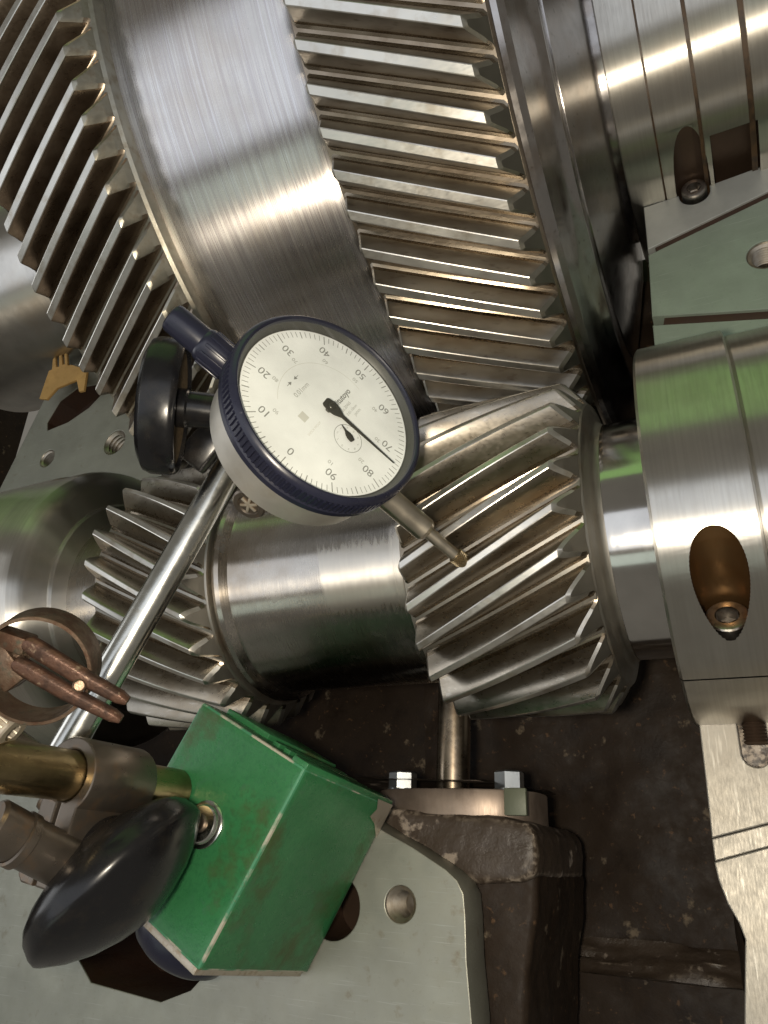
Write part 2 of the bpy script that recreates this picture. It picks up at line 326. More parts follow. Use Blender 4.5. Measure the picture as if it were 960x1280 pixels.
def text(name, body, size, O, ex, ey, m, parent, th=.02, bold=0.0, align='CENTER'):
    cu = bpy.data.curves.new(name, 'FONT'); cu.body = body; cu.size = size; cu.align_x = align; cu.align_y = 'CENTER'
    cu.resolution_u = 3; cu.offset = bold
    me = from_curve(cu, name); n = len(me.vertices); co = np.zeros(n * 3); me.vertices.foreach_get('co', co); co = co.reshape(-1, 3)
    ex = np.array(ex); ey = np.array(ey); ez = np.cross(ex, ey)
    W = np.array(O) + co[:, :1] * ex + co[:, 1:2] * ey + ez * th
    me.vertices.foreach_set('co', ((W - ORIG[root_of(parent)]) * S).ravel()); me.update()
    return finish(me, name, m, parent, None)
def cut(o, cutters):
    """subtract the cutter meshes (V, F in world mm) from object o, cutter faces take o's second material"""
    for V, F in cutters:
        me = bpy.data.meshes.new('c'); me.from_pydata(((np.asarray(V) - ORIG[root_of(o)]) * S).tolist(), [], F)
        bm = bmesh.new(); bm.from_mesh(me); bmesh.ops.remove_doubles(bm, verts=bm.verts[:], dist=1e-7)
        bmesh.ops.holes_fill(bm, edges=bm.edges[:]); bmesh.ops.recalc_face_normals(bm, faces=bm.faces[:]); bm.to_mesh(me); bm.free()
        if len(o.data.materials) > 1:
            for mm in o.data.materials: me.materials.append(mm)
            me.polygons.foreach_set('material_index', [1] * len(me.polygons))
        c = bpy.data.objects.new('c', me); COL.objects.link(c); c.parent = o.parent
        md = o.modifiers.new('b', 'BOOLEAN'); md.operation = 'DIFFERENCE'; md.object = c; md.solver = 'EXACT'
        bpy.context.view_layer.update()
        dg = bpy.context.evaluated_depsgraph_get(); nm = bpy.data.meshes.new_from_object(o.evaluated_get(dg))
        o.modifiers.clear(); bpy.data.objects.remove(c); o.data = nm
    o.data.polygons.foreach_set('use_smooth', [True] * len(o.data.polygons)); o.data.set_sharp_from_angle(angle=math.radians(28))
def socket_screw(name, C, axis, r, h, parent, m='screw', sub=True):
    """cap screw head whose top centre is C, axis points out of the head"""
    a = unit(axis); C = np.array(C, float)
    o = lathe(name, [(-h, 0), (-h, r * .96), (-h + .3, r), (-.55, r), (-.15, r * .94), (0, r * .84), (0, r * .56)], C, a, m, parent, 40)
    hx = lathe('hex_socket', [(0, r * .56), (-h * .55, r * .5), (-h * .62, 0)], C, a, 'screw', o if sub else parent, 6, angle=10)
    return o
def threaded_hole(C, r, depth, parent, axis=(0, 0, 1), pitch=1.25, hand=None):
    prof = [(-.05, r + .35), (-.5, r)]
    t = -.5
    while t > -depth: prof += [(t - pitch * .5, r * .80), (t - pitch, r)]; t -= pitch
    prof += [(t, r * .9), (t, 0)]
    return lathe('threaded_hole', prof, C, axis, 'thread', parent, 40, angle=15)

# ------------------------------------------------------------------ gearbox housing (setting casting)
Y1 = 99.04                                  # pinion axis (y), wheel axis YW, both at z = 0
YW = 324.0
hs = thing('gearbox_housing', 'grey green cast gearbox housing with machined joint flanges around the gears', 'gearbox', (-100, -40, -160))
# upper right flange between wheel bearing and pinion bearing
slot = [(4.1, 262), (4.1, 241)] + [(9.7 + 5.6 * math.cos(a), 241 + 5.6 * math.sin(a)) for a in np.linspace(math.pi, 2 * math.pi, 13)][1:-1] + [(15.3, 241), (15.3, 262)]
plate('joint_flange', [(-9.3, 241.8), (-10.1, 219.4), (100, 247.9), (100, 249), (15.3, 242.7), (15.3, 241)] +
      [(9.7 + 5.6 * math.cos(a), 241 + 5.6 * math.sin(a)) for a in np.linspace(0, -math.pi, 15)][1:-1] + [(4.1, 241), (4.1, 242.2)], [], 0, 22, 'flange_bare', hs)
plate('joint_flange', [(-10.2, 216.6), (-12.0, 187.0), (100, 159.5), (100, 245)], [circle2((28.4, 201.8), 6.2)], 0, 22, 'flange_green', hs)
plate('joint_flange', [(-12.2, 183), (-13.5, 148), (100, 148), (100, 155.5)], [], 0, 22, 'flange_green', hs)
g_ = unit([110, 28.5, 0]); box('groove_floor', (47.2, 232.8, -4.4), g_, (-g_[1], g_[0], 0), (0, 0, 1), 112, 4.4, 7, 'rustpit', hs, .2)
g_ = unit([112, -27.5, 0]); box('groove_floor', (47, 170.5, -4.8), g_, (-g_[1], g_[0], 0), (0, 0, 1), 114, 5.2, 7, 'rustpit', hs, .2)
threaded_hole((28.4, 201.8, -.4), 5.8, 10, hs)
# lower right flange
A_ = [(-15.0, 41), (-15.3, 24.2), (-15.7, 9.4), (60, 30.2), (60, 42), (2, 42), (2, 31)] + [(-1.6 + 3.6 * math.cos(a), 31 + 3.6 * math.sin(a)) for a in np.linspace(0, -math.pi, 9)][1:] + [(-5.2, 41.5)]
plate('joint_flange', A_, [], 0, 20, 'flange_light', hs)
plate('joint_flange', [(-15.9, 3.5), (-15.5, -.8), (-14, -6.3), (-12, -10.5), (-11.1, -14), (-12.4, -22), (-14, -32), (-16, -70), (70, -70), (70, 29)], [], 0, 20, 'flange_light', hs)
plate('ridge_strip', [(-15.8, 9.25), (-15.8, 3.65), (60, 26.15), (60, 30.05)], [], -1.1, 18, 'flange_light', hs)
box('groove_floor', (-1, 36, -7), (1, 0, 0), (0, 1, 0), (0, 0, 1), 24, 16, 6, 'cast2', hs, .3)
# lower left flange (carries the magnetic stand)
rec = [(-238, -37), (-229, -44), (-196, -46.5), (-184, -42), (-178, -36), (-180, -25), (-226, -23)]
plate('joint_flange', [(-145, 22), (-129.9, 17.6), (-121, 12), (-114.3, 8.6), (-104, 4.2), (-97, .6), (-92.8, -1.6), (-89, -4.5), (-87, -8), (-86.4, -14), (-86.1, -25), (-84.6, -40), (-84, -75),
                       (-360, -75), (-360, 24), (-210, 24)], [circle2((-107.8, -11.9), 5.2), circle2((-131.5, -14), 9.6), rec], 0, 16, 'flange_grey', hs)
threaded_hole((-107.8, -11.9, -.2), 5.0, 13, hs, pitch=1.5)
lathe('drain_hole', [(0, 9.6), (-22, 9.2), (-22, 0)], (-131.5, -14, -.6), (0, 0, 1), 'dark_bore', hs, 40)
V = []; n = len(rec)
for p in rec: V.append((p[0], p[1], -.5))
for p in rec: V.append(((p[0] + 207) * .92 - 207, (p[1] + 34) * .9 - 34, -34))
mesh('recess_pocket', V, [(i, (i + 1) % n, n + (i + 1) % n, n + i) for i in range(n)] + [tuple(range(n, 2 * n))], 'rustpit', hs)
# left flange between the wheel and the left pinion bearing
pk = [(-340, 219), (-334, 232), (-322, 238), (-304, 236), (-297, 231), (-308, 221), (-322, 215), (-338, 213)]
plate('joint_flange', [(-372, 166), (-222, 165), (-222, 262), (-300, 270), (-339, 270), (-365, 181)], [circle2((-331.4, 193.4), 5.4), circle2((-281.2, 192.6), 7.2), pk], 0, 16, 'flange_grey', hs)
threaded_hole((-331.4, 193.4, -.2), 5.1, 12, hs, pitch=1.3); threaded_hole((-281.2, 192.6, -.2), 7.0, 14, hs, pitch=2.2)
n = len(pk)
mesh('recess_pocket', [(*p, -.5) for p in pk] + [((p[0] + 320) * .9 - 320, (p[1] - 226) * .9 + 226, -12) for p in pk],
     [(i, (i + 1) % n, n + (i + 1) % n, n + i) for i in range(n)] + [tuple(range(n, 2 * n))], 'rustpit', hs)
# rough casting inside: bumpy sheets
def rough_sheet(name, O, ex, ey, nx, ny, amp, m, seed, curl=None):
    rng = np.random.RandomState(seed); O, ex, ey = map(lambda q: np.array(q, float), (O, ex, ey)); nz = unit(np.cross(ex, ey))
    H = np.zeros((nx + 1, ny + 1))
    for s, a in ((3, 1), (6, .55), (12, .3), (24, .16)):
        g = rng.randn(s + 3, s + 3)
        xi = np.linspace(0, s, nx + 1); yi = np.linspace(0, s, ny + 1); x0 = xi.astype(int); y0 = yi.astype(int)
        fx = (xi - x0)[:, None]; fy = (yi - y0)[None]; fx = fx * fx * (3 - 2 * fx); fy = fy * fy * (3 - 2 * fy)
        H += a * (g[x0][:, y0] * (1 - fx) * (1 - fy) + g[x0 + 1][:, y0] * fx * (1 - fy) + g[x0][:, y0 + 1] * (1 - fx) * fy + g[x0 + 1][:, y0 + 1] * fx * fy)
    V = []
    for i in range(nx + 1):
        for j in range(ny + 1):
            h = H[i, j] * amp + (curl(i / nx, j / ny) if curl else 0)
            V.append(O + ex * i / nx + ey * j / ny + nz * h)
    F = [(i * (ny + 1) + j, (i + 1) * (ny + 1) + j, (i + 1) * (ny + 1) + j + 1, i * (ny + 1) + j + 1) for i in range(nx) for j in range(ny)]
    return mesh(name, V, F, m, hs, 60)
rough_sheet('casting_floor', (-420, -90, -125), (420, 0, 0), (0, 420, 0), 60, 60, 3, 'cast', 2)
rough_sheet('casting_floor', (-150, -26, -118), (150, 0, 8), (0, 150, 6), 90, 90, 1.6, 'cast', 7)
rough_sheet('casting_rib', (-98, -36, -104), (95, 0, 6), (0, 12, -9), 50, 10, 1.0, 'cast2', 3)
rough_sheet('casting_rib', (-98, -75, -106), (95, 0, 6), (0, 39, 2), 50, 20, .8, 'cast', 9)
rough_sheet('casting_wall', (-12, -75, -6), (0, 130, 0), (-8, 0, -120), 40, 40, 1, 'cast', 4)
rough_sheet('casting_wall', (-260, 26, -6), (175, 0, 0), (0, 6, -120), 50, 40, 1, 'cast2', 5)
rough_sheet('casting_wall', (-2, 146, -6), (0, 110, 0), (6, 0, -120), 20, 20, .6, 'cast', 6)
rough_sheet('casting_wall', (-420, 150, -120), (420, 0, 0), (0, 140, 20), 40, 40, 2, 'cast', 16)
# boss under the oil pipe
for ol_, z_, m_ in (([(-141, 8), (-138, 17.8), (-78, 14.6), (-71, 13.4), (-68.4, 10), (-68.0, 4), (-69, -2), (-74, -4.5), (-86, -5), (-120, -4)], -15.2, 'cast2'),
                    ([(-120, 2), (-71, 2), (-69.6, -3), (-70.5, -14), (-74, -30), (-77, -75), (-120, -75)], -20, 'cast')):
    o = plate('casting_boss', ol_, [], z_, 70, m_, hs, 2.4)
    rm = o.modifiers.new('r', 'REMESH'); rm.mode = 'VOXEL'; rm.voxel_size = .0011
    tx = bpy.data.textures.new('cast_bumps', 'CLOUDS'); tx.noise_scale = .016; tx.noise_depth = 3
    dm = o.modifiers.new('d', 'DISPLACE'); dm.texture = tx; dm.strength = .0022; dm.mid_level = .5
    bpy.context.view_layer.update()
    o.data = bpy.data.meshes.new_from_object(o.evaluated_get(bpy.context.evaluated_depsgraph_get())); o.modifiers.clear()
    o.data.polygons.foreach_set('use_smooth', [True] * len(o.data.polygons))
# dark enclosing casting further back
rough_sheet('casting_wall', (-560, -100, -130), (0, 620, 0), (0, 0, 260), 20, 20, 2, 'cast', 11)

# ------------------------------------------------------------------ gears
def tooth_mesh(name, rp, mod, x0, x1, rate, xref, slant0, slant1, mats, nsec=10, N=27, tw=1.0):
    prof = [(-3.62, 4.35), (-3.45, 3.75), (-3.0, 3.38), (-2.0, 3.02), (-.8, 2.62), (.4, 2.18), (1.6, 1.55 + .25 * tw), (2.55, .75 + .72 * tw), (2.86, .45 + .86 * tw), (2.98, .2 + .86 * tw)]
    prof = [(r * mod / 3, t * mod / 3) for r, t in prof]
    prof[0] = (prof[0][0], .997 * math.pi * (rp + prof[0][0]) / N)
    prof[1] = (prof[1][0], prof[0][1] * .93)
    pts = [(r, -t) for r, t in prof] + [(r, t) for r, t in prof[::-1]]
    rt = rp + pts[len(prof) - 1][0]; V = []; F = []; mi = []; n = len(pts)
    xs = np.linspace(x0, x1, nsec + 1); xs = np.concatenate([[x0], [x0 + .8], xs[1:-1], [x1 - .8], [x1]])
    for j, x in enumerate(xs):
        for r, t in pts:
            rr = rp + r; xx = x
            if j == 0 or j == len(xs) - 1:                     # broken corner round the tooth end
                rr -= .75 * min(1, max(0, r + 2.2))
                if r > -3.6 * mod / 3 + .05: t = math.copysign(max(.15, abs(t) - .8), t)
            if j <= 1: xx = x - slant0 * (rt - rr)
            if j >= len(xs) - 2: xx = x + slant1 * (rt - rr)
            a = math.radians(rate * (xx - xref)) + t / rr
            V.append((xx, rr * math.cos(a), rr * math.sin(a)))
    for j in range(len(xs) - 1):
        for k in range(n - 1):
            F.append((j * n + k, j * n + k + 1, (j + 1) * n + k + 1, (j + 1) * n + k)); mi.append(2 if (j in (0, len(xs) - 2) and 3 <= k <= n - 5) else 1 if 8 <= k <= n - 10 else 4 if (k < 3 or k > n - 5) else 0)
    half = n // 2
    for base in (0, (len(xs) - 1) * n):
        for k in range(half - 1):
            F.append((base + k, base + k + 1, base + n - 2 - k, base + n - 1 - k)); mi.append(3)
    V = np.array(V)
    me = bpy.data.meshes.new(name); me.from_pydata((V * S).tolist(), [], F)
    bm = bmesh.new(); bm.from_mesh(me); bmesh.ops.recalc_face_normals(bm, faces=bm.faces[:]); bm.to_mesh(me); bm.free()
    me.polygons.foreach_set('material_index', mi)
    for x in mats: me.materials.append(M[x])
    me.polygons.foreach_set('use_smooth', [True] * len(me.polygons)); me.set_sharp_from_angle(angle=math.radians(24)); return me
def put_teeth(me, gear, angles):
    for a in angles:
        o = bpy.data.objects.new('tooth', me); COL.objects.link(o); o.parent = gear; o.rotation_euler = (math.radians(a), 0, 0)

AX = (1, 0, 0)
ps = thing('pinion_shaft', 'bright double helical pinion shaft lying across the lower half of the gearbox', 'pinion shaft', (0, Y1, 0))
lathe('shaft_body', [(-330, 0), (-330, 38), (-222, 38), (-220, 41), (-216, 43), (-166, 43), (-164.6, 45.0), (-163.2, 45.6), (-161.6, 45.2), (-160.6, 43.8), (-159.8, 42.4), (-158.5, 42.0),
                     (-97, 42.0), (-95.5, 42.3), (-95, 43.2), (-92.5, 43.6), (-91, 44)], (0, Y1, 0), AX, 'shaft', ps, 128, angle=22)
lathe('journal', [(-30.8, 36), (-30.8, 38.8), (-30.4, 38.9), (-29, 38.9), (20, 38.9), (20, 36), (120, 36), (120, 0)], (0, Y1, 0), AX, 'journal', ps, 128, angle=22)
RPP = 51.2
gR = lathe('helical_gear', [(-92.2, 43.8), (-90.5, 46.9), (-34.6, 46.9), (-33.9, 46.4), (-33.6, 45.6), (-32.7, 42), (-32.3, 40.4), (-31.4, 39.4), (-30.2, 39.0)], (0, Y1, 0), AX, 'gear_face', ps, 128)
gL = lathe('helical_gear', [(-219.5, 42.5), (-218.5, 46.9), (-167, 46.9), (-165.8, 46.4), (-165.3, 42)], (0, Y1, 0), AX, 'gear_face', ps, 128)
put_teeth(tooth_mesh('pinion_tooth', RPP, 3.8, -88.5, -40.5, -.52, -40.5, .2, .75, ['pinion_flank', 'land', 'land', 'gear_face', 'flank_root'], tw=.58), gR, [100.3 + 360 / 27 * k for k in range(27)])
put_teeth(tooth_mesh('pinion_tooth', RPP, 3.8, -217, -171, .58, -171, .2, .55, ['pinion_flank', 'land', 'land', 'gear_face', 'flank_root'], tw=.5), gL, [133 + 360 / 27 * k for k in range(27)])

gw = thing('gear_wheel', 'large double helical steel gear wheel with a wide brushed drum between its tooth bands', 'gear wheel', (0, YW, 0))
RW = 175.
lathe('rim_drum', [(-158, 165), (-155.5, 165.2), (-152.5, 166), (-150.5, 167.6), (-148.0, 169.6), (-145, 170.4), (-142, 170.5), (-94, 170.5), (-91.5, 170.1), (-90, 169), (-88.5, 167.5), (-86, 166)], (0, YW, 0), AX, 'drum', gw, 360, angle=40)
bR = lathe('tooth_band', [(-92, 160), (-89.6, 170.3), (-35.2, 170.3), (-34.6, 169.8), (-34.3, 167)], (0, YW, 0), AX, 'flank2', gw, 360)
bL = lathe('tooth_band', [(-216, 150), (-215, 170.3), (-158.5, 170.3), (-157.4, 169.4), (-157.0, 163)], (0, YW, 0), AX, 'tooth_end', gw, 360)
put_teeth(tooth_mesh('wheel_tooth', 174.4, 3.62, -87.6, -40.0, .166, -40.0, .2, .62, ['flank', 'land', 'tooth_end', 'tooth_end_shaded', 'flank_root'], N=96, tw=1.0), bR, [152.9 + 3.75 * (k + .5) for k in range(-19, 14)])
put_teeth(tooth_mesh('wheel_tooth', 174.4, 3.62, -213.0, -164.5, -.207, -164.5, .2, .78, ['flank2', 'land', 'tooth_end', 'tooth_end', 'flank2'], N=104, tw=.95), bL, [132.9 + 3.46 * k for k in range(-15, 19)])
lathe('wheel_side', [(-34.4, 168.2), (-32.8, 167.6), (-31.0, 165.6), (-30.2, 160), (-29.6, 154), (-28.6, 149), (-27.4, 146), (-26.0, 144.3), (-25.2, 143.2), (-25.0, 141.4)], (0, YW, 0), AX, 'oiled', gw, 360, angle=25)
lathe('collar', [(-25.0, 141.8), (-25.6, 139), (-25.9, 127), (-26.0, 125.4), (-28, 125), (-28, 123.4)], (0, YW, 0), AX, 'oiled', gw, 300, angle=22)
lathe('wheel_shaft', [(-28, 123.8), (-25.6, 123.6), (-25.2, 122), (-22.8, 113), (-17.4, 92), (-16.6, 86), (-16.5, 72), (140, 72)], (0, YW, 0), AX, 'oiled', gw, 300, angle=22)

# ------------------------------------------------------------------ wheel bearing, right (upper right corner)
wb = thing('bearing_shell', 'wide grooved steel bearing shell on the wheel shaft in the upper right corner', 'bearing', (10, YW, 0))
RB = 82.0
def grooves(x0, x1, R, gs, w=.9, d=1.2):
    p = [(x0, R - 8), (x0, R - .5), (x0 + .5, R)]
    for g, gw_ in gs: p += [(g - gw_ / 2, R), (g - gw_ / 2 + .15, R - d), (g + gw_ / 2 - .15, R - d), (g + gw_ / 2, R)]
    return p + [(x1, R), (x1, R - 8)]
o = lathe('shell_body', grooves(-13.6, 110, RB, [(-.6, .8), (14.6, 1.4), (31.5, 2.0)]), (0, YW, 0), AX, 'bearing', wb, 256)
o.data.materials.append(M['dark_bore'])
for g_x, g_w in ((-.6, .8), (14.6, 1.4), (31.5, 2.0)):
    lathe('oil_groove', [(g_x - g_w / 2, RB - .9), (g_x + g_w / 2, RB - .9)], (0, YW, 0), AX, 'groove_oil', wb, 200)
U = np.array([0, -1., 0]); T = np.array([0, 0, 1.])
cc = np.array([9.6, YW - 84.0, 0])
V, F = rev_mesh([(-6, 0), (-6, 6.6), (60, 6.6), (60, 0)], cc, T, 40)
cut(o, [(V, F)])
NB = np.array([(x, y, z) for x in (17.2, 33.2) for y in (YW - 92, YW - 74.6) for z in (-6, 21)], float)
cut(o, [(NB, [(0, 1, 3, 2), (4, 6, 7, 5), (0, 4, 5, 1), (2, 3, 7, 6), (0, 2, 6, 4), (1, 5, 7, 3)])])
socket_screw('cap_screw', (9.7, 241.4, 2.6), (0, 0, 1), 4.6, 6, wb)
lathe('screw_seat', [(-4, 0), (-4, 6.0)], (9.7, 241.4, 0), (0, 0, 1), 'dark_bore', wb, 40)
# shell notch cut above: its dark colour stands in for a shaded opening
# ------------------------------------------------------------------ pinion bearing, right
pb = thing('bearing_ring', 'broad polished bearing ring with an oval screw pocket on the right of the pinion', 'bearing', (-4, Y1, 0))
PS = 152.5
RR = 60.0
up = lathe('ring_upper_half', [(-16.4, 40), (-16.4, RR - .8), (-15.6, RR), (7.6, RR), (8.2, RR - .6), (8.2, 40)], (0, Y1, 0), AX, 'bearing', pb, 120, ref=(0, 1, 0), a0=PS - 180, a1=PS - .25, closed=True)
lo_ = lathe('ring_lower_half', [(-16.4, 40), (-16.4, RR - .8), (-15.6, RR), (7.6, RR), (8.2, RR - .6), (8.2, 40)], (0, Y1, 0), AX, 'bearing', pb, 120, ref=(0, 1, 0), a0=PS + .25, a1=PS + 180, closed=True)
a = math.radians(PS); u_ = np.array([0, math.cos(a), math.sin(a)]); t_ = np.array([0, math.sin(a), -math.cos(a)])
base = np.array([-2.6, Y1, 0]) + u_ * 52.2
for part_ in (up,):
    bm = bmesh.new(); bm.from_mesh(part_.data); bmesh.ops.holes_fill(bm, edges=bm.edges[:]); bmesh.ops.recalc_face_normals(bm, faces=bm.faces[:]); bm.to_mesh(part_.data); bm.free()
up.data.materials.append(M['counterbore'])
V, F = rev_mesh([(8.0, 0), (8.0, 6.5)] + [(8.6 + .45 * k, 6.5 + (.07 if k % 2 else -.02)) for k in range(60)] + [(60, 6.5), (60, 0)], base, t_, 48)
cut(up, [(V, F)])
socket_screw('cap_screw', base + t_ * 14.8, t_, 5.2, 6.4, pb)
lathe('outer_ring', [(8.2, 40), (8.2, 57.2), (9.2, 58), (60, 58), (60, 40)], (0, Y1, 0), AX, 'bearing', pb, 128)
# threaded stud end standing in the slot of the lower right flange
st = lathe('locating_stud', [(0, 0), (0, 2.6), (.4, 3.1)] + sum([[(t, 3.3), (t + .45, 2.8)] for t in np.arange(.8, 7, .9)], []) + [(8, 3)], (-.9, 33.5, -1.4), (0, 1, .15), 'dark_bore', pb, 24)

# ------------------------------------------------------------------ pinion bearing, left
lb = thing('bearing_ring', 'satin bearing ring with a stepped face at the far left end of the pinion', 'bearing', (-260, Y1, 0))
lathe('ring_body', [(-320, 40), (-320, 63), (-268, 63), (-266.5, 62.4), (-264, 62.4), (-252, 62.4), (-249, 61.6), (-246.4, 59.4), (-245.2, 57.0), (-245, 55), (-245, 38)], (0, Y1, 0), AX, 'bearing', lb, 160, angle=24)
lathe('inner_collar', [(-245, 46.2), (-244.2, 46.0), (-243.6, 45.2), (-243.6, 30)], (0, Y1, 0), AX, 'bearing', lb, 120)
# wheel bearing, left
wl = thing('bearing_housing', 'dull grey round bearing end behind the lower left edge of the gear wheel', 'bearing', (-280, YW, 0))
lathe('housing_body', [(-235, 30), (-235, 50), (-236, 58), (-239, 59), (-240, 60), (-241, 64), (-244, 66), (-250, 67), (-420, 67)], (0, YW, 0), AX, 'turned', wl, 160)

# ------------------------------------------------------------------ oil spray pipe
op = thing('oil_pipe', 'short oily oil pipe on a bolted flange standing below the pinion', 'pipe', (-102, 12, -34))
rod('pipe', (-105.2, 22, -38), (-104.3, 75, -38), 6.3, 'pipe', op, .5)
prof = []
for ang in np.linspace(0, 2 * math.pi, 72, endpoint=False):
    c, s = math.cos(ang), math.sin(ang); e = 2.6
    prof.append((30.5 * abs(c) ** (2 / e) * (1 if c >= 0 else -1), 21 * abs(s) ** (2 / e) * (1 if s >= 0 else -1)))
plate('mounting_flange', prof, [], 0, 10.5, 'pipe_flange', op, .6, O=(-101.5, 23.6, -38), ex=(1, 0, 0), ey=(0, 0, -1))
for q in ((-122.0, -30), (-81, -30)):
    b = lathe('hex_bolt', [(0, 0), (0, 5.0), (.2, 5.2), (6.0, 5.2), (6.6, 4.6), (6.6, 0)], (q[0], 23.8, q[1]), (0, 1, 0), 'zinc', op, 6, angle=15)
    lathe('washer', [(0, 0), (0, 5.6), (1.0, 5.6), (1.0, 0)], (q[0], 23.4, q[1]), (0, 1, 0), 'zinc', b, 30)
box('flange_notch', (-75.2, 19.4, -17.6), (1, 0, 0), (0, 1, 0), (0, 0, 1), 7.5, 8.5, 2.2, 'olive', op, .4)

# ------------------------------------------------------------------ dial indicator
DC = np.array([-87.155, 104.305, 98.398]); DN = unit([.85587933, .07753211, .51133096])
Dup = unit([-.20327637, -.85869333, .47045136]); Dr = -unit(np.cross(DN, Dup))
if Dr @ np.array([-.47555, .50659, .71918]) < 0: Dr = -Dr                    # towards 25
SD = unit([.48951339, -.44046516, -.75257364]); SC = DC - DN * 11.0
di = thing('dial_indicator', 'round dial indicator with cream 0 to 90 face and navy knurled bezel touching the pinion', 'dial gauge', SC + SD * 61.5)
lathe('case', [(-17.5, 0), (-17.5, 24.2), (-16.6, 25.4), (-6, 26.1), (-4.8, 26.1), (-4.8, 20)], DC, DN, 'case', di, 120, label='satin silver gauge case')
lathe('back_cover', [(-19.5, 0), (-19.5, 22), (-19, 23), (-17.5, 23.2)], DC, DN, 'case', di, 96)
lathe('bezel', [(-5.4, 25), (-5.4, 27.2), (-4.8, 27.9), (-3.2, 27.9), (-2.7, 27.5), (1.2, 27.5), (1.7, 27.9), (2.2, 27.7), (2.8, 27.2), (3.1, 26.7), (3.1, 26.3), (2.8, 26.0), (2.0, 25.8)], DC, DN, 'navy', di, 144, angle=25)
bz = [c for c in di.children if c.name.startswith('bezel')][0]
# knurl ridges round the bezel, joined as one relief strip
KV = []; KF = []
a_, u2, w2 = frame(DN)
for k in range(116):
    th = 2 * math.pi * k / 116; rad = math.cos(th) * u2 + math.sin(th) * w2; tg = np.cross(a_, rad)
    b0 = len(KV)
    for t, r, h in ((-2.6, 27.3, .44), (-2.4, 28.0, .26), (1.0, 28.0, .26), (1.2, 27.3, .44)):
        KV.append(DC + a_ * t + rad * r - tg * h); KV.append(DC + a_ * t + rad * r + tg * h)
    KF += [(b0, b0 + 1, b0 + 3, b0 + 2), (b0 + 2, b0 + 3, b0 + 5, b0 + 4), (b0 + 4, b0 + 5, b0 + 7, b0 + 6), (b0, b0 + 2, b0 + 4, b0 + 6), (b0 + 1, b0 + 7, b0 + 5, b0 + 3)]
kn = mesh('knurl_ridges', KV, KF, 'navy', bz, 20); kn['kind'] = 'stuff'
lathe('dial_rim', [(2.4, 25.95), (1.5, 25.7), (.2, 24.8), (.1, 24.4)], DC, DN, 'rim_black', di, 120, label='dark grey ring inside the bezel')
face = lathe('dial_face', [(0, 0), (0, 25.4)], DC, DN, 'dial', di, 120)
lathe('crystal', [(2.5, 26.0), (2.9, 24.8), (3.1, 12), (3.2, 0)], DC, DN, 'glass', di, 96, label='clear domed crystal')
TV = []; TF = []
def dpt(th, r, h=.02): return DC + DN * h + r * (math.cos(th) * Dup + math.sin(th) * Dr)
for k in range(100):
    th = 2 * math.pi * k / 100; r0, r1 = (21.2 if k % 10 == 0 else 21.9 if k % 5 == 0 else 22.2), 23.9
    w = .13 if k % 5 == 0 else .085; b0 = len(TV)
    for r, s in ((r0, -1), (r0, 1), (r1, 1), (r1, -1)): TV.append(dpt(th + s * w / r, r))
    TF.append((b0, b0 + 1, b0 + 2, b0 + 3))
mesh('tick_marks', TV, TF, 'ink', face, None)
for k in range(0, 100, 10):
    th = 2 * math.pi * k / 100
    text('numeral', str(k), 3.3, dpt(th, 18.8), Dr, Dup, 'ink', face)
    text('small_numeral', str((100 - k) % 100), 1.7, dpt(th, 15.6), Dr, Dup, 'ink2', face) if k else None
def ring2(name, c, r, w, m, a0=0, a1=360, n=72):
    V = []; F = []
    for i in range(n + 1):
        th = math.radians(a0 + (a1 - a0) * i / n)
        for rr in (r - w / 2, r + w / 2): V.append(c + DN * .02 + rr * (math.cos(th) * Dup + math.sin(th) * Dr))
        if i: F.append((2 * i - 2, 2 * i - 1, 2 * i + 1, 2 * i))
    return mesh(name, V, F, m, face, None)
ring2('counter_arc', DC, 14.3, .10, 'ink3', 50, 190)
TR, TU = -Dup, Dr                                     # print frame: reads towards 50, tops towards 25
q = lambda x, y: DC + DN * .02 + TR * x + TU * y
text('dial_print', '0.01mm', 2.0, q(-1.2, 8.4), TR, TU, 'ink2', face)
text('dial_print', 'Mitutoyo', 2.35, q(6.7, -.5), TR, TU, 'ink', face, bold=.055)
text('dial_print', 'No.2046S', 1.25, q(5.4, -2.9), TR, TU, 'ink2', face)
text('dial_print', '0.01-10mm', 1.15, q(6.3, -4.6), TR, TU, 'ink2', face)
text('dial_print', 'JAPAN', 1.05, q(7.2, -6.1), TR, TU, 'ink2', face)
for s in (-1, 1):
    x0 = -1.0 + s * 1.5
    mesh('direction_arrow', [q(x0 - s * .9, 11.6), q(x0 + s * .2, 11.6 + .55), q(x0 + s * .2, 11.6 - .55), q(x0 + s * .2, 11.68), q(x0 + s * 1.2, 11.68), q(x0 + s * 1.2, 11.52), q(x0 + s * .2, 11.52)], [(0, 1, 2), (3, 4, 5, 6)], 'ink', face, None)
mesh('maker_stamp', [q(-8.8, 2.2), q(-6.4, 2.2), q(-6.4, 4.6), q(-8.8, 4.6)], [(0, 1, 2, 3)], 'ink3', face, None)
text('dial_print', 'SHOCK PROOF', .9, q(-8.0, -.6), TR, TU, 'ink3', face)
sdc = DC + Dup * 2.35 - Dr * 8.6
ring2('counter_ring', sdc, 4.1, .15, 'ink')
for k in range(10):
    th = 2 * math.pi * k / 10
    text('counter_numeral', str(k), .95, sdc + 3.2 * (math.cos(th) * Dup + math.sin(th) * Dr), Dr, Dup, 'ink2', face)
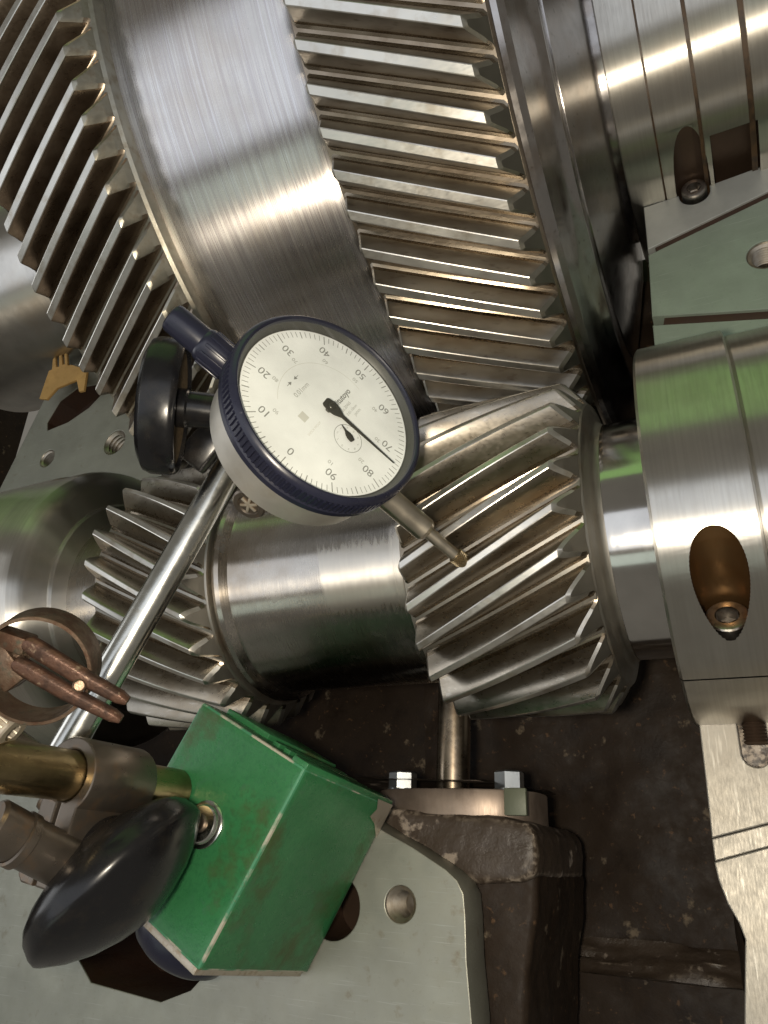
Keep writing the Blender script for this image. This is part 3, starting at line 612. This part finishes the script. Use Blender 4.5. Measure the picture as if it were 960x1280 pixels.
def hand(name, C, dirv, L, tail, w, blob, h, parent):
    d = unit(dirv - DN * (dirv @ DN)); s = np.cross(DN, d); C = np.array(C) + DN * h
    pts = [(-tail, .55 * blob), (-tail * .8, .8 * blob), (0, blob), (blob * .9, .82 * blob), (blob * 1.9, w * 1.5), (L, w * .35)]
    out = [C + d * x + s * y for x, y in pts] + [C + d * x - s * y for x, y in pts[::-1]]
    n = len(out); V = out + [p - DN * .25 for p in out]
    return mesh(name, V, [tuple(range(n)), tuple(range(2 * n - 1, n - 1, -1))] + [(i, n + i, n + (i + 1) % n, (i + 1) % n) for i in range(n)], 'hand', parent, 30, bevel=.05)
ha = 2 * math.pi * 74.4 / 100
hand('pointer', DC, math.cos(ha) * Dup + math.sin(ha) * Dr, 21.8, 2.3, .38, 2.0, 2.0, di)
hh = 2 * math.pi * 30 / 100
hand('counter_pointer', sdc, math.cos(hh) * Dup + math.sin(hh) * Dr, 3.7, 1.4, .2, 1.0, 1.0, di)
rod('hand_hub', DC + DN * .1, DC + DN * 2.4, .9, 'hand', di, .2)
# stem, spindle and contact point
lathe('stem', [(22, 3.6), (26.5, 3.6), (26.9, 3.5), (42.6, 3.5), (43.6, 2.9), (44.0, 2.1), (44, 0)], SC, SD, 'stem', di, 48)
lathe('spindle', [(43, 1.85), (54.2, 1.75), (54.2, 0)], SC, SD, 'stem', di, 32)
ct = lathe('contact_point', [(54.2, 1.4), (54.3, 2.2), (57.0, 2.2), (57.3, 2.1), (61.0, 1.25), (61.4, 1.0), (61.5, .8), (61.5, 0)], SC, SD, 'tip', di, 32)
KV = []; KF = []; a_, u2, w2 = frame(SD)
for hnd in (-1, 1):
    for k in range(18):
        b0 = len(KV); ns = 5
        for i in range(ns + 1):
            t = 54.6 + 2.3 * i / ns; th = 2 * math.pi * k / 18 + hnd * .75 * i / ns; rad = math.cos(th) * u2 + math.sin(th) * w2; tg = np.cross(a_, rad)
            KV += [SC + a_ * t + rad * 2.15 - tg * .14, SC + a_ * t + rad * 2.38, SC + a_ * t + rad * 2.15 + tg * .14]
            if i: KF += [(b0 + 3 * i - 3, b0 + 3 * i - 2, b0 + 3 * i + 1, b0 + 3 * i), (b0 + 3 * i - 2, b0 + 3 * i - 1, b0 + 3 * i + 2, b0 + 3 * i + 1)]
kk = mesh('knurl_ridges', KV, KF, 'tip', ct, 20); kk['kind'] = 'stuff'
cap = lathe('lifter_cap', [(-22, 2.6), (-25.5, 4.4), (-26.2, 4.7), (-34.5, 4.7), (-35.2, 4.4), (-35.6, 4.1), (-44.3, 3.95), (-45.2, 3.6), (-45.6, 2.9), (-45.6, 0)], SC, SD, 'navy', di, 48)
for k in range(12):
    th = 2 * math.pi * k / 12; rad = math.cos(th) * u2 + math.sin(th) * w2; tg = np.cross(a_, rad)
    box('grip_rib', SC + SD * -30.3 + rad * 4.72, SD, rad, tg, 7.2, .7, .95, 'navy', cap, .2)

# ------------------------------------------------------------------ magnetic stand
ms = thing('magnetic_stand', 'green magnetic base stand with brass column and black knobs on the lower left flange', 'gauge stand', (-146, 0, 0))
e1 = unit([27.2, 49.4, 0]); e2 = unit([-39.1, 19.8, 0]); e3 = np.array([0, .095, 1.]);
B0 = np.array([-138.9, -33.0, .3])                     # lower right bottom corner
LB, WB, HB = 56.5, 43.5, 55.0
def bp(a, b, c): return B0 + e1 * a * LB + e2 * b * WB + e3 * c * HB
V = [bp(*q) for q in ((0, 0, 0), (1, 0, 0), (1, 1, 0), (0, 1, 0), (0, 0, 1), (1, 0, 1), (1, 1, 1), (0, 1, 1))]
blk = mesh('base_block', V, [(3, 2, 1, 0), (4, 5, 6, 7), (0, 1, 5, 4), (2, 3, 7, 6), (1, 2, 6, 5), (3, 0, 4, 7)], 'paint', ms, 35, bevel=.8)
blk.data.materials.append(M['paint_edge'])
for p_ in blk.data.polygons:
    if max(abs(Vector(q_).normalized().dot(p_.normal)) for q_ in (np.cross(e1, e2), np.cross(e2, e3), np.cross(e3, e1))) < .985: p_.material_index = 1
bm = bmesh.new(); bm.from_mesh(blk.data); bmesh.ops.subdivide_edges(bm, edges=[e for e in bm.edges if e.calc_length() > .02], cuts=24, use_grid_fill=True); bm.to_mesh(blk.data); bm.free()
bx_ = lambda a0, a1, b0, b1, c0, c1: (bp((a0 + a1) / 2, (b0 + b1) / 2, (c0 + c1) / 2), (a1 - a0) * LB, (b1 - b0) * WB, (c1 - c0) * HB)
E3 = unit(e3)
# bare strip of the end plate and recessed far end with lips
c_, sx, sy, sz = bx_(-.035, .004, .03, .99, .012, .985); box('end_plate', c_, e1, e2, E3, sx, sy, sz, 'bare', ms, .3, label='bare metal end plate')
c_, sx, sy, sz = bx_(.99, 1.025, .0, .13, .0, 1.0); box('end_lip', c_, e1, e2, E3, sx, sy, sz * .99, 'paint', ms, .4)
c_, sx, sy, sz = bx_(.99, 1.03, .55, .98, .04, .80); box('end_lip', c_, e1, e2, E3, sx, sy, sz, 'paint', ms, .4)
for k in range(3):
    c_, sx, sy, sz = bx_(.99, 1.02, .18 + .1 * k, .24 + .1 * k, .1, .86); box('end_rib', c_, e1, e2, E3, sx, sy, sz, 'paint', ms, .3)
# worn corner with bare metal low on the right
c_ = bp(1.0, 0, .09); mesh('chipped_corner', [bp(.80, -.004, .0), bp(1.004, -.004, .0), bp(1.004, -.004, .20), bp(.95, -.004, .155), bp(.90, -.004, .19), bp(.87, -.004, .10)], [(0, 1, 2, 3, 4, 5)], 'bare', blk, None)
# boss ring on the top face
rb = Pz(256, 1031, 55.2)
lathe('boss_ring', [(0, 6.4), (.7, 6.4), (1.0, 6.0), (1.1, 5.3), (1.8, 5.1), (2.2, 4.7), (2.2, 0)], rb, E3, 'chrome', ms, 40)
rod('knob_axle', rb + E3 * 1, rb + E3 * 3, 2.4, 'dark_steel', ms, .4)
# switch knob on the end face
kc = bp(-.05, .62, .52)
lathe('switch_knob', [(0, 0), (0, 15), (1.5, 16.5), (4, 16.2), (7, 14.5), (9, 11.5), (9.4, 10.5), (9.4, 0)], kc, -e1, 'navy', ms, 56, angle=40)
# column (brass) rising from the top face
cb = np.array(Pz(222, 989, 55))
rod('column', cb, cb + np.array([0, 0, 95]) * 1.0, 6.0, 'brass', ms, 1.2, 48, label='brown tarnished brass column')
# clamp strap round the column and its legs
ex_, ey_ = np.array([1., 0, 0]), np.array([0, 1., 0])
dleg = unit(Pz(58, 1090, 92) - Pz(92, 980, 92)); dleg[2] = 0; dleg = unit(dleg); sleg = np.array([-dleg[1], dleg[0], 0])
a1_ = math.asin(6.3 / 9.3); oo = []; ii = []
for k in range(25):
    an = a1_ + (2 * math.pi - 2 * a1_) * k / 24; oo.append((9.3 * math.cos(an), 9.3 * math.sin(an)))
    an = .1 + (2 * math.pi - .2) * k / 24; ii.append((6.2 * math.cos(an), 6.2 * math.sin(an)))
ol = [(25, 4.6), (23.5, 6.3)] + oo + [(23.5, -6.3), (25, -4.6), (25, -.6)] + ii[::-1] + [(25, .6)]
plate('clamp_strap', ol, [], 0, 22, 'dark_steel', ms, .5, O=(cb[0], cb[1], 96), ex=dleg, ey=sleg)
kA = P(-14, 1028, 164); kB = P(92, 1084, 176)
rod('swivel_barrel', kA, kB, 5.7, 'dark_steel', ms, .8)
lathe('barrel_collar', [(0, 5.7), (.3, 6.3), (2.2, 6.3), (2.6, 5.7)], P(20, 1047, 167.5), kB - kA, 'dark_steel', ms, 48)
# black hand knob
KC = P(152, 1104, 182); ka = CV(.71, .63, -.27)
rod('clamp_screw', KC - ka * 30, KC - ka * 8, 4.2, 'dark_steel', ms, .4)
lathe('hand_knob', [(-15, 0), (-15, 8.2), (-12.5, 9.4), (-10.6, 14), (-8.2, 19.2), (-6.0, 22.2), (-4.0, 23.5), (-1.0, 24.2), (.6, 24.1), (1.4, 23.4), (4.6, 19.4), (7.6, 14), (9.8, 8), (10.8, 3.5), (11.1, 0)], KC, ka, 'black', ms, 120, angle=48)
# chromed cross rod from the clamp up to the dial
RA = P(68, 962, 190); RBt = P(292, 575, 216)
rod('cross_rod', RA + (RA - RBt) * .03, RBt, 4.35, 'chrome', ms, .6, 48)
# clamp at the dial: black oval knob with hollow back, neck, arm and slotted screw
NK = P(243, 512, 209); na = CV(1, .10, .12)
NC = P(208, 508, 208)
lathe('clamp_neck', [(-4, 0), (-4, 5.6), (0, 5.6), (0.6, 5.2), (9.5, 5.2), (10, 4.8), (10, 0)], NK - na * 2, na, 'black', ms, 40)
ref_ = CV(.22, -1, 0)
lathe('hand_knob', [(-7.5, 0), (-7.2, 8), (-6.2, 15.5), (-4.6, 18.6), (-2.6, 19.4), (2.6, 19.4), (4.0, 18.9), (4.6, 18.2), (4.6, 17.2), (3.4, 16.2)], NC, unit(na), 'black', ms, 72, ref=ref_, scale2=.72)
lathe('knob_core', [(3.6, 16.6), (3.0, 8), (3.0, 0)], NC, unit(na), 'cork', ms, 60, ref=ref_, scale2=.72, angle=3)
box('clamp_body', P(266, 546, 226), CV(.62, -.78, .1), CV(.78, .62, 0), np.cross(CV(.62, -.78, .1), CV(.78, .62, 0)), 22, 9, 9, 'black', ms, 1.0)
sk = P(310, 632, 200); sa = CV(-.30, .62, -.72)
scw = lathe('pinch_screw', [(-5, 0), (-5, 4.9), (-.6, 4.9), (0, 4.4), (0, 3.2), (-.5, 2.9), (-.5, 0)], sk, sa, 'dark_steel', ms, 40)
a_, u2, w2 = frame(sa)
for k in range(3):
    th = k * math.pi / 3 + .4; d = math.cos(th) * u2 + math.sin(th) * w2
    box('screw_slot', sk - unit(sa) * (.35 - .02 * k), d, np.cross(sa, d), unit(sa), 5.2, .75, .5, 'bare', scw, .1)
# knurled thumb nut at the left edge
tn = P(-2, 902, 165); ta = CV(.80, .55, -.15)
nut = lathe('thumb_nut', [(-6, 0), (-6, 4.6), (4, 4.6), (4.4, 4.2), (4.4, 2)], tn, ta, 'bare', ms, 40)
a_, u2, w2 = frame(ta)
for k in range(20):
    th = 2 * math.pi * k / 20; d = math.cos(th) * u2 + math.sin(th) * w2
    box('knurl_rib', tn + d * 4.65 - unit(ta) * 1, unit(ta), d, np.cross(unit(ta), d), 9, .7, .7, 'bare', nut, .15)
rod('swing_arm', P(0, 915, 172), P(62, 960, 178), 3.2, 'dark_steel', ms, .4)

# ------------------------------------------------------------------ rusty spring clip on the cross rod
sp = thing('spring_clip', 'small rusty ring clip with two riveted arms gripping the chromed rod', 'clip', P(98, 857, 160))
rc = P(50, 832, 160); ra_ = CV(.10, .12, -1.0)
lathe('clip_ring', [(-4.2, 11.2), (4.0, 11.2), (4.0, 11.9), (3.9, 12.0), (-4.0, 12.0), (-4.2, 11.9)], rc, ra_, 'rust', sp, 72, closed=True)
def arm(p0, p1, w, h, lift):
    a = unit(p1 - p0); n = unit(ra_ - a * (unit(ra_) @ a)); s = np.cross(n, a); L = np.linalg.norm(p1 - p0); V = []; F = []
    st = [(0, .55), (.03, .9), (.12, 1), (.5, .95), (.62, .86), (.92, .72), (1, .4)]
    for t, k in st:
        c = p0 + a * L * t + n * (lift + 1.0 * math.sin(t * math.pi))
        for y, z in ((-1, -1), (-1, .35), (-.55, 1), (.55, 1), (1, .35), (1, -1)): V.append(c + s * y * w / 2 * k + n * z * h / 2)
    for i in range(len(st) - 1):
        for k in range(6): F.append((i * 6 + k, i * 6 + (k + 1) % 6, i * 6 + 6 + (k + 1) % 6, i * 6 + 6 + k))
    F += [tuple(range(6)), tuple(range(len(st) * 6 - 1, len(st) * 6 - 7, -1))]
    return mesh('clip_arm', V, F, 'rust_red', sp, 28, bevel=.25)
arm(P(31, 802, 155), P(160, 877, 157), 3.9, 2.4, 0)
arm(P(16, 828, 155), P(151, 901, 157), 3.7, 2.4, -.5)
rod('rivet', P(99, 858, 160), P(99, 857, 153.2), 1.4, 'rust', sp, .4, 24)
lathe('clip_screw', [(0, 0), (0, 2.4)] + sum([[(t, 2.4), (t + .45, 2.0)] for t in np.arange(.4, 9, .9)], []) + [(9, 0)], P(30, 806, 160), CV(-.45, .9, .1), 'rust', sp, 20)
box('clip_lug', P(12, 832, 160), CV(.6, .8, 0), CV(.8, -.6, 0), CV(0, 0, 1), 9, 6, 6, 'rust', sp, .6)
box('clip_lug', P(18, 800, 160), CV(.9, .3, 0), CV(.3, -.9, 0), CV(0, 0, 1), 8, 4, 6, 'rust', sp, .6)

# ------------------------------------------------------------------ torn card scrap on the left flange
k_ = 3.368
pts = [(165, 735), (195, 738), (238, 690), (322, 655), (332, 705), (352, 700), (366, 612), (300, 592), (284, 596), (280, 545), (270, 545), (272, 590), (262, 592), (258, 548), (248, 552), (248, 600), (236, 602), (232, 560), (222, 568), (218, 612), (205, 618)]
pp_ = [Pz(x / k_, 280 + y / k_, 9) for x, y in pts]
cs = thing('card_scrap', 'torn ochre card scrap with comb teeth lying at the lower left of the gear wheel', 'scrap', (pp_[0][0], pp_[0][1], 0))
plate('scrap_sheet', [(p[0], p[1]) for p in pp_], [], 9, 1.6, 'ochre', cs, .2)
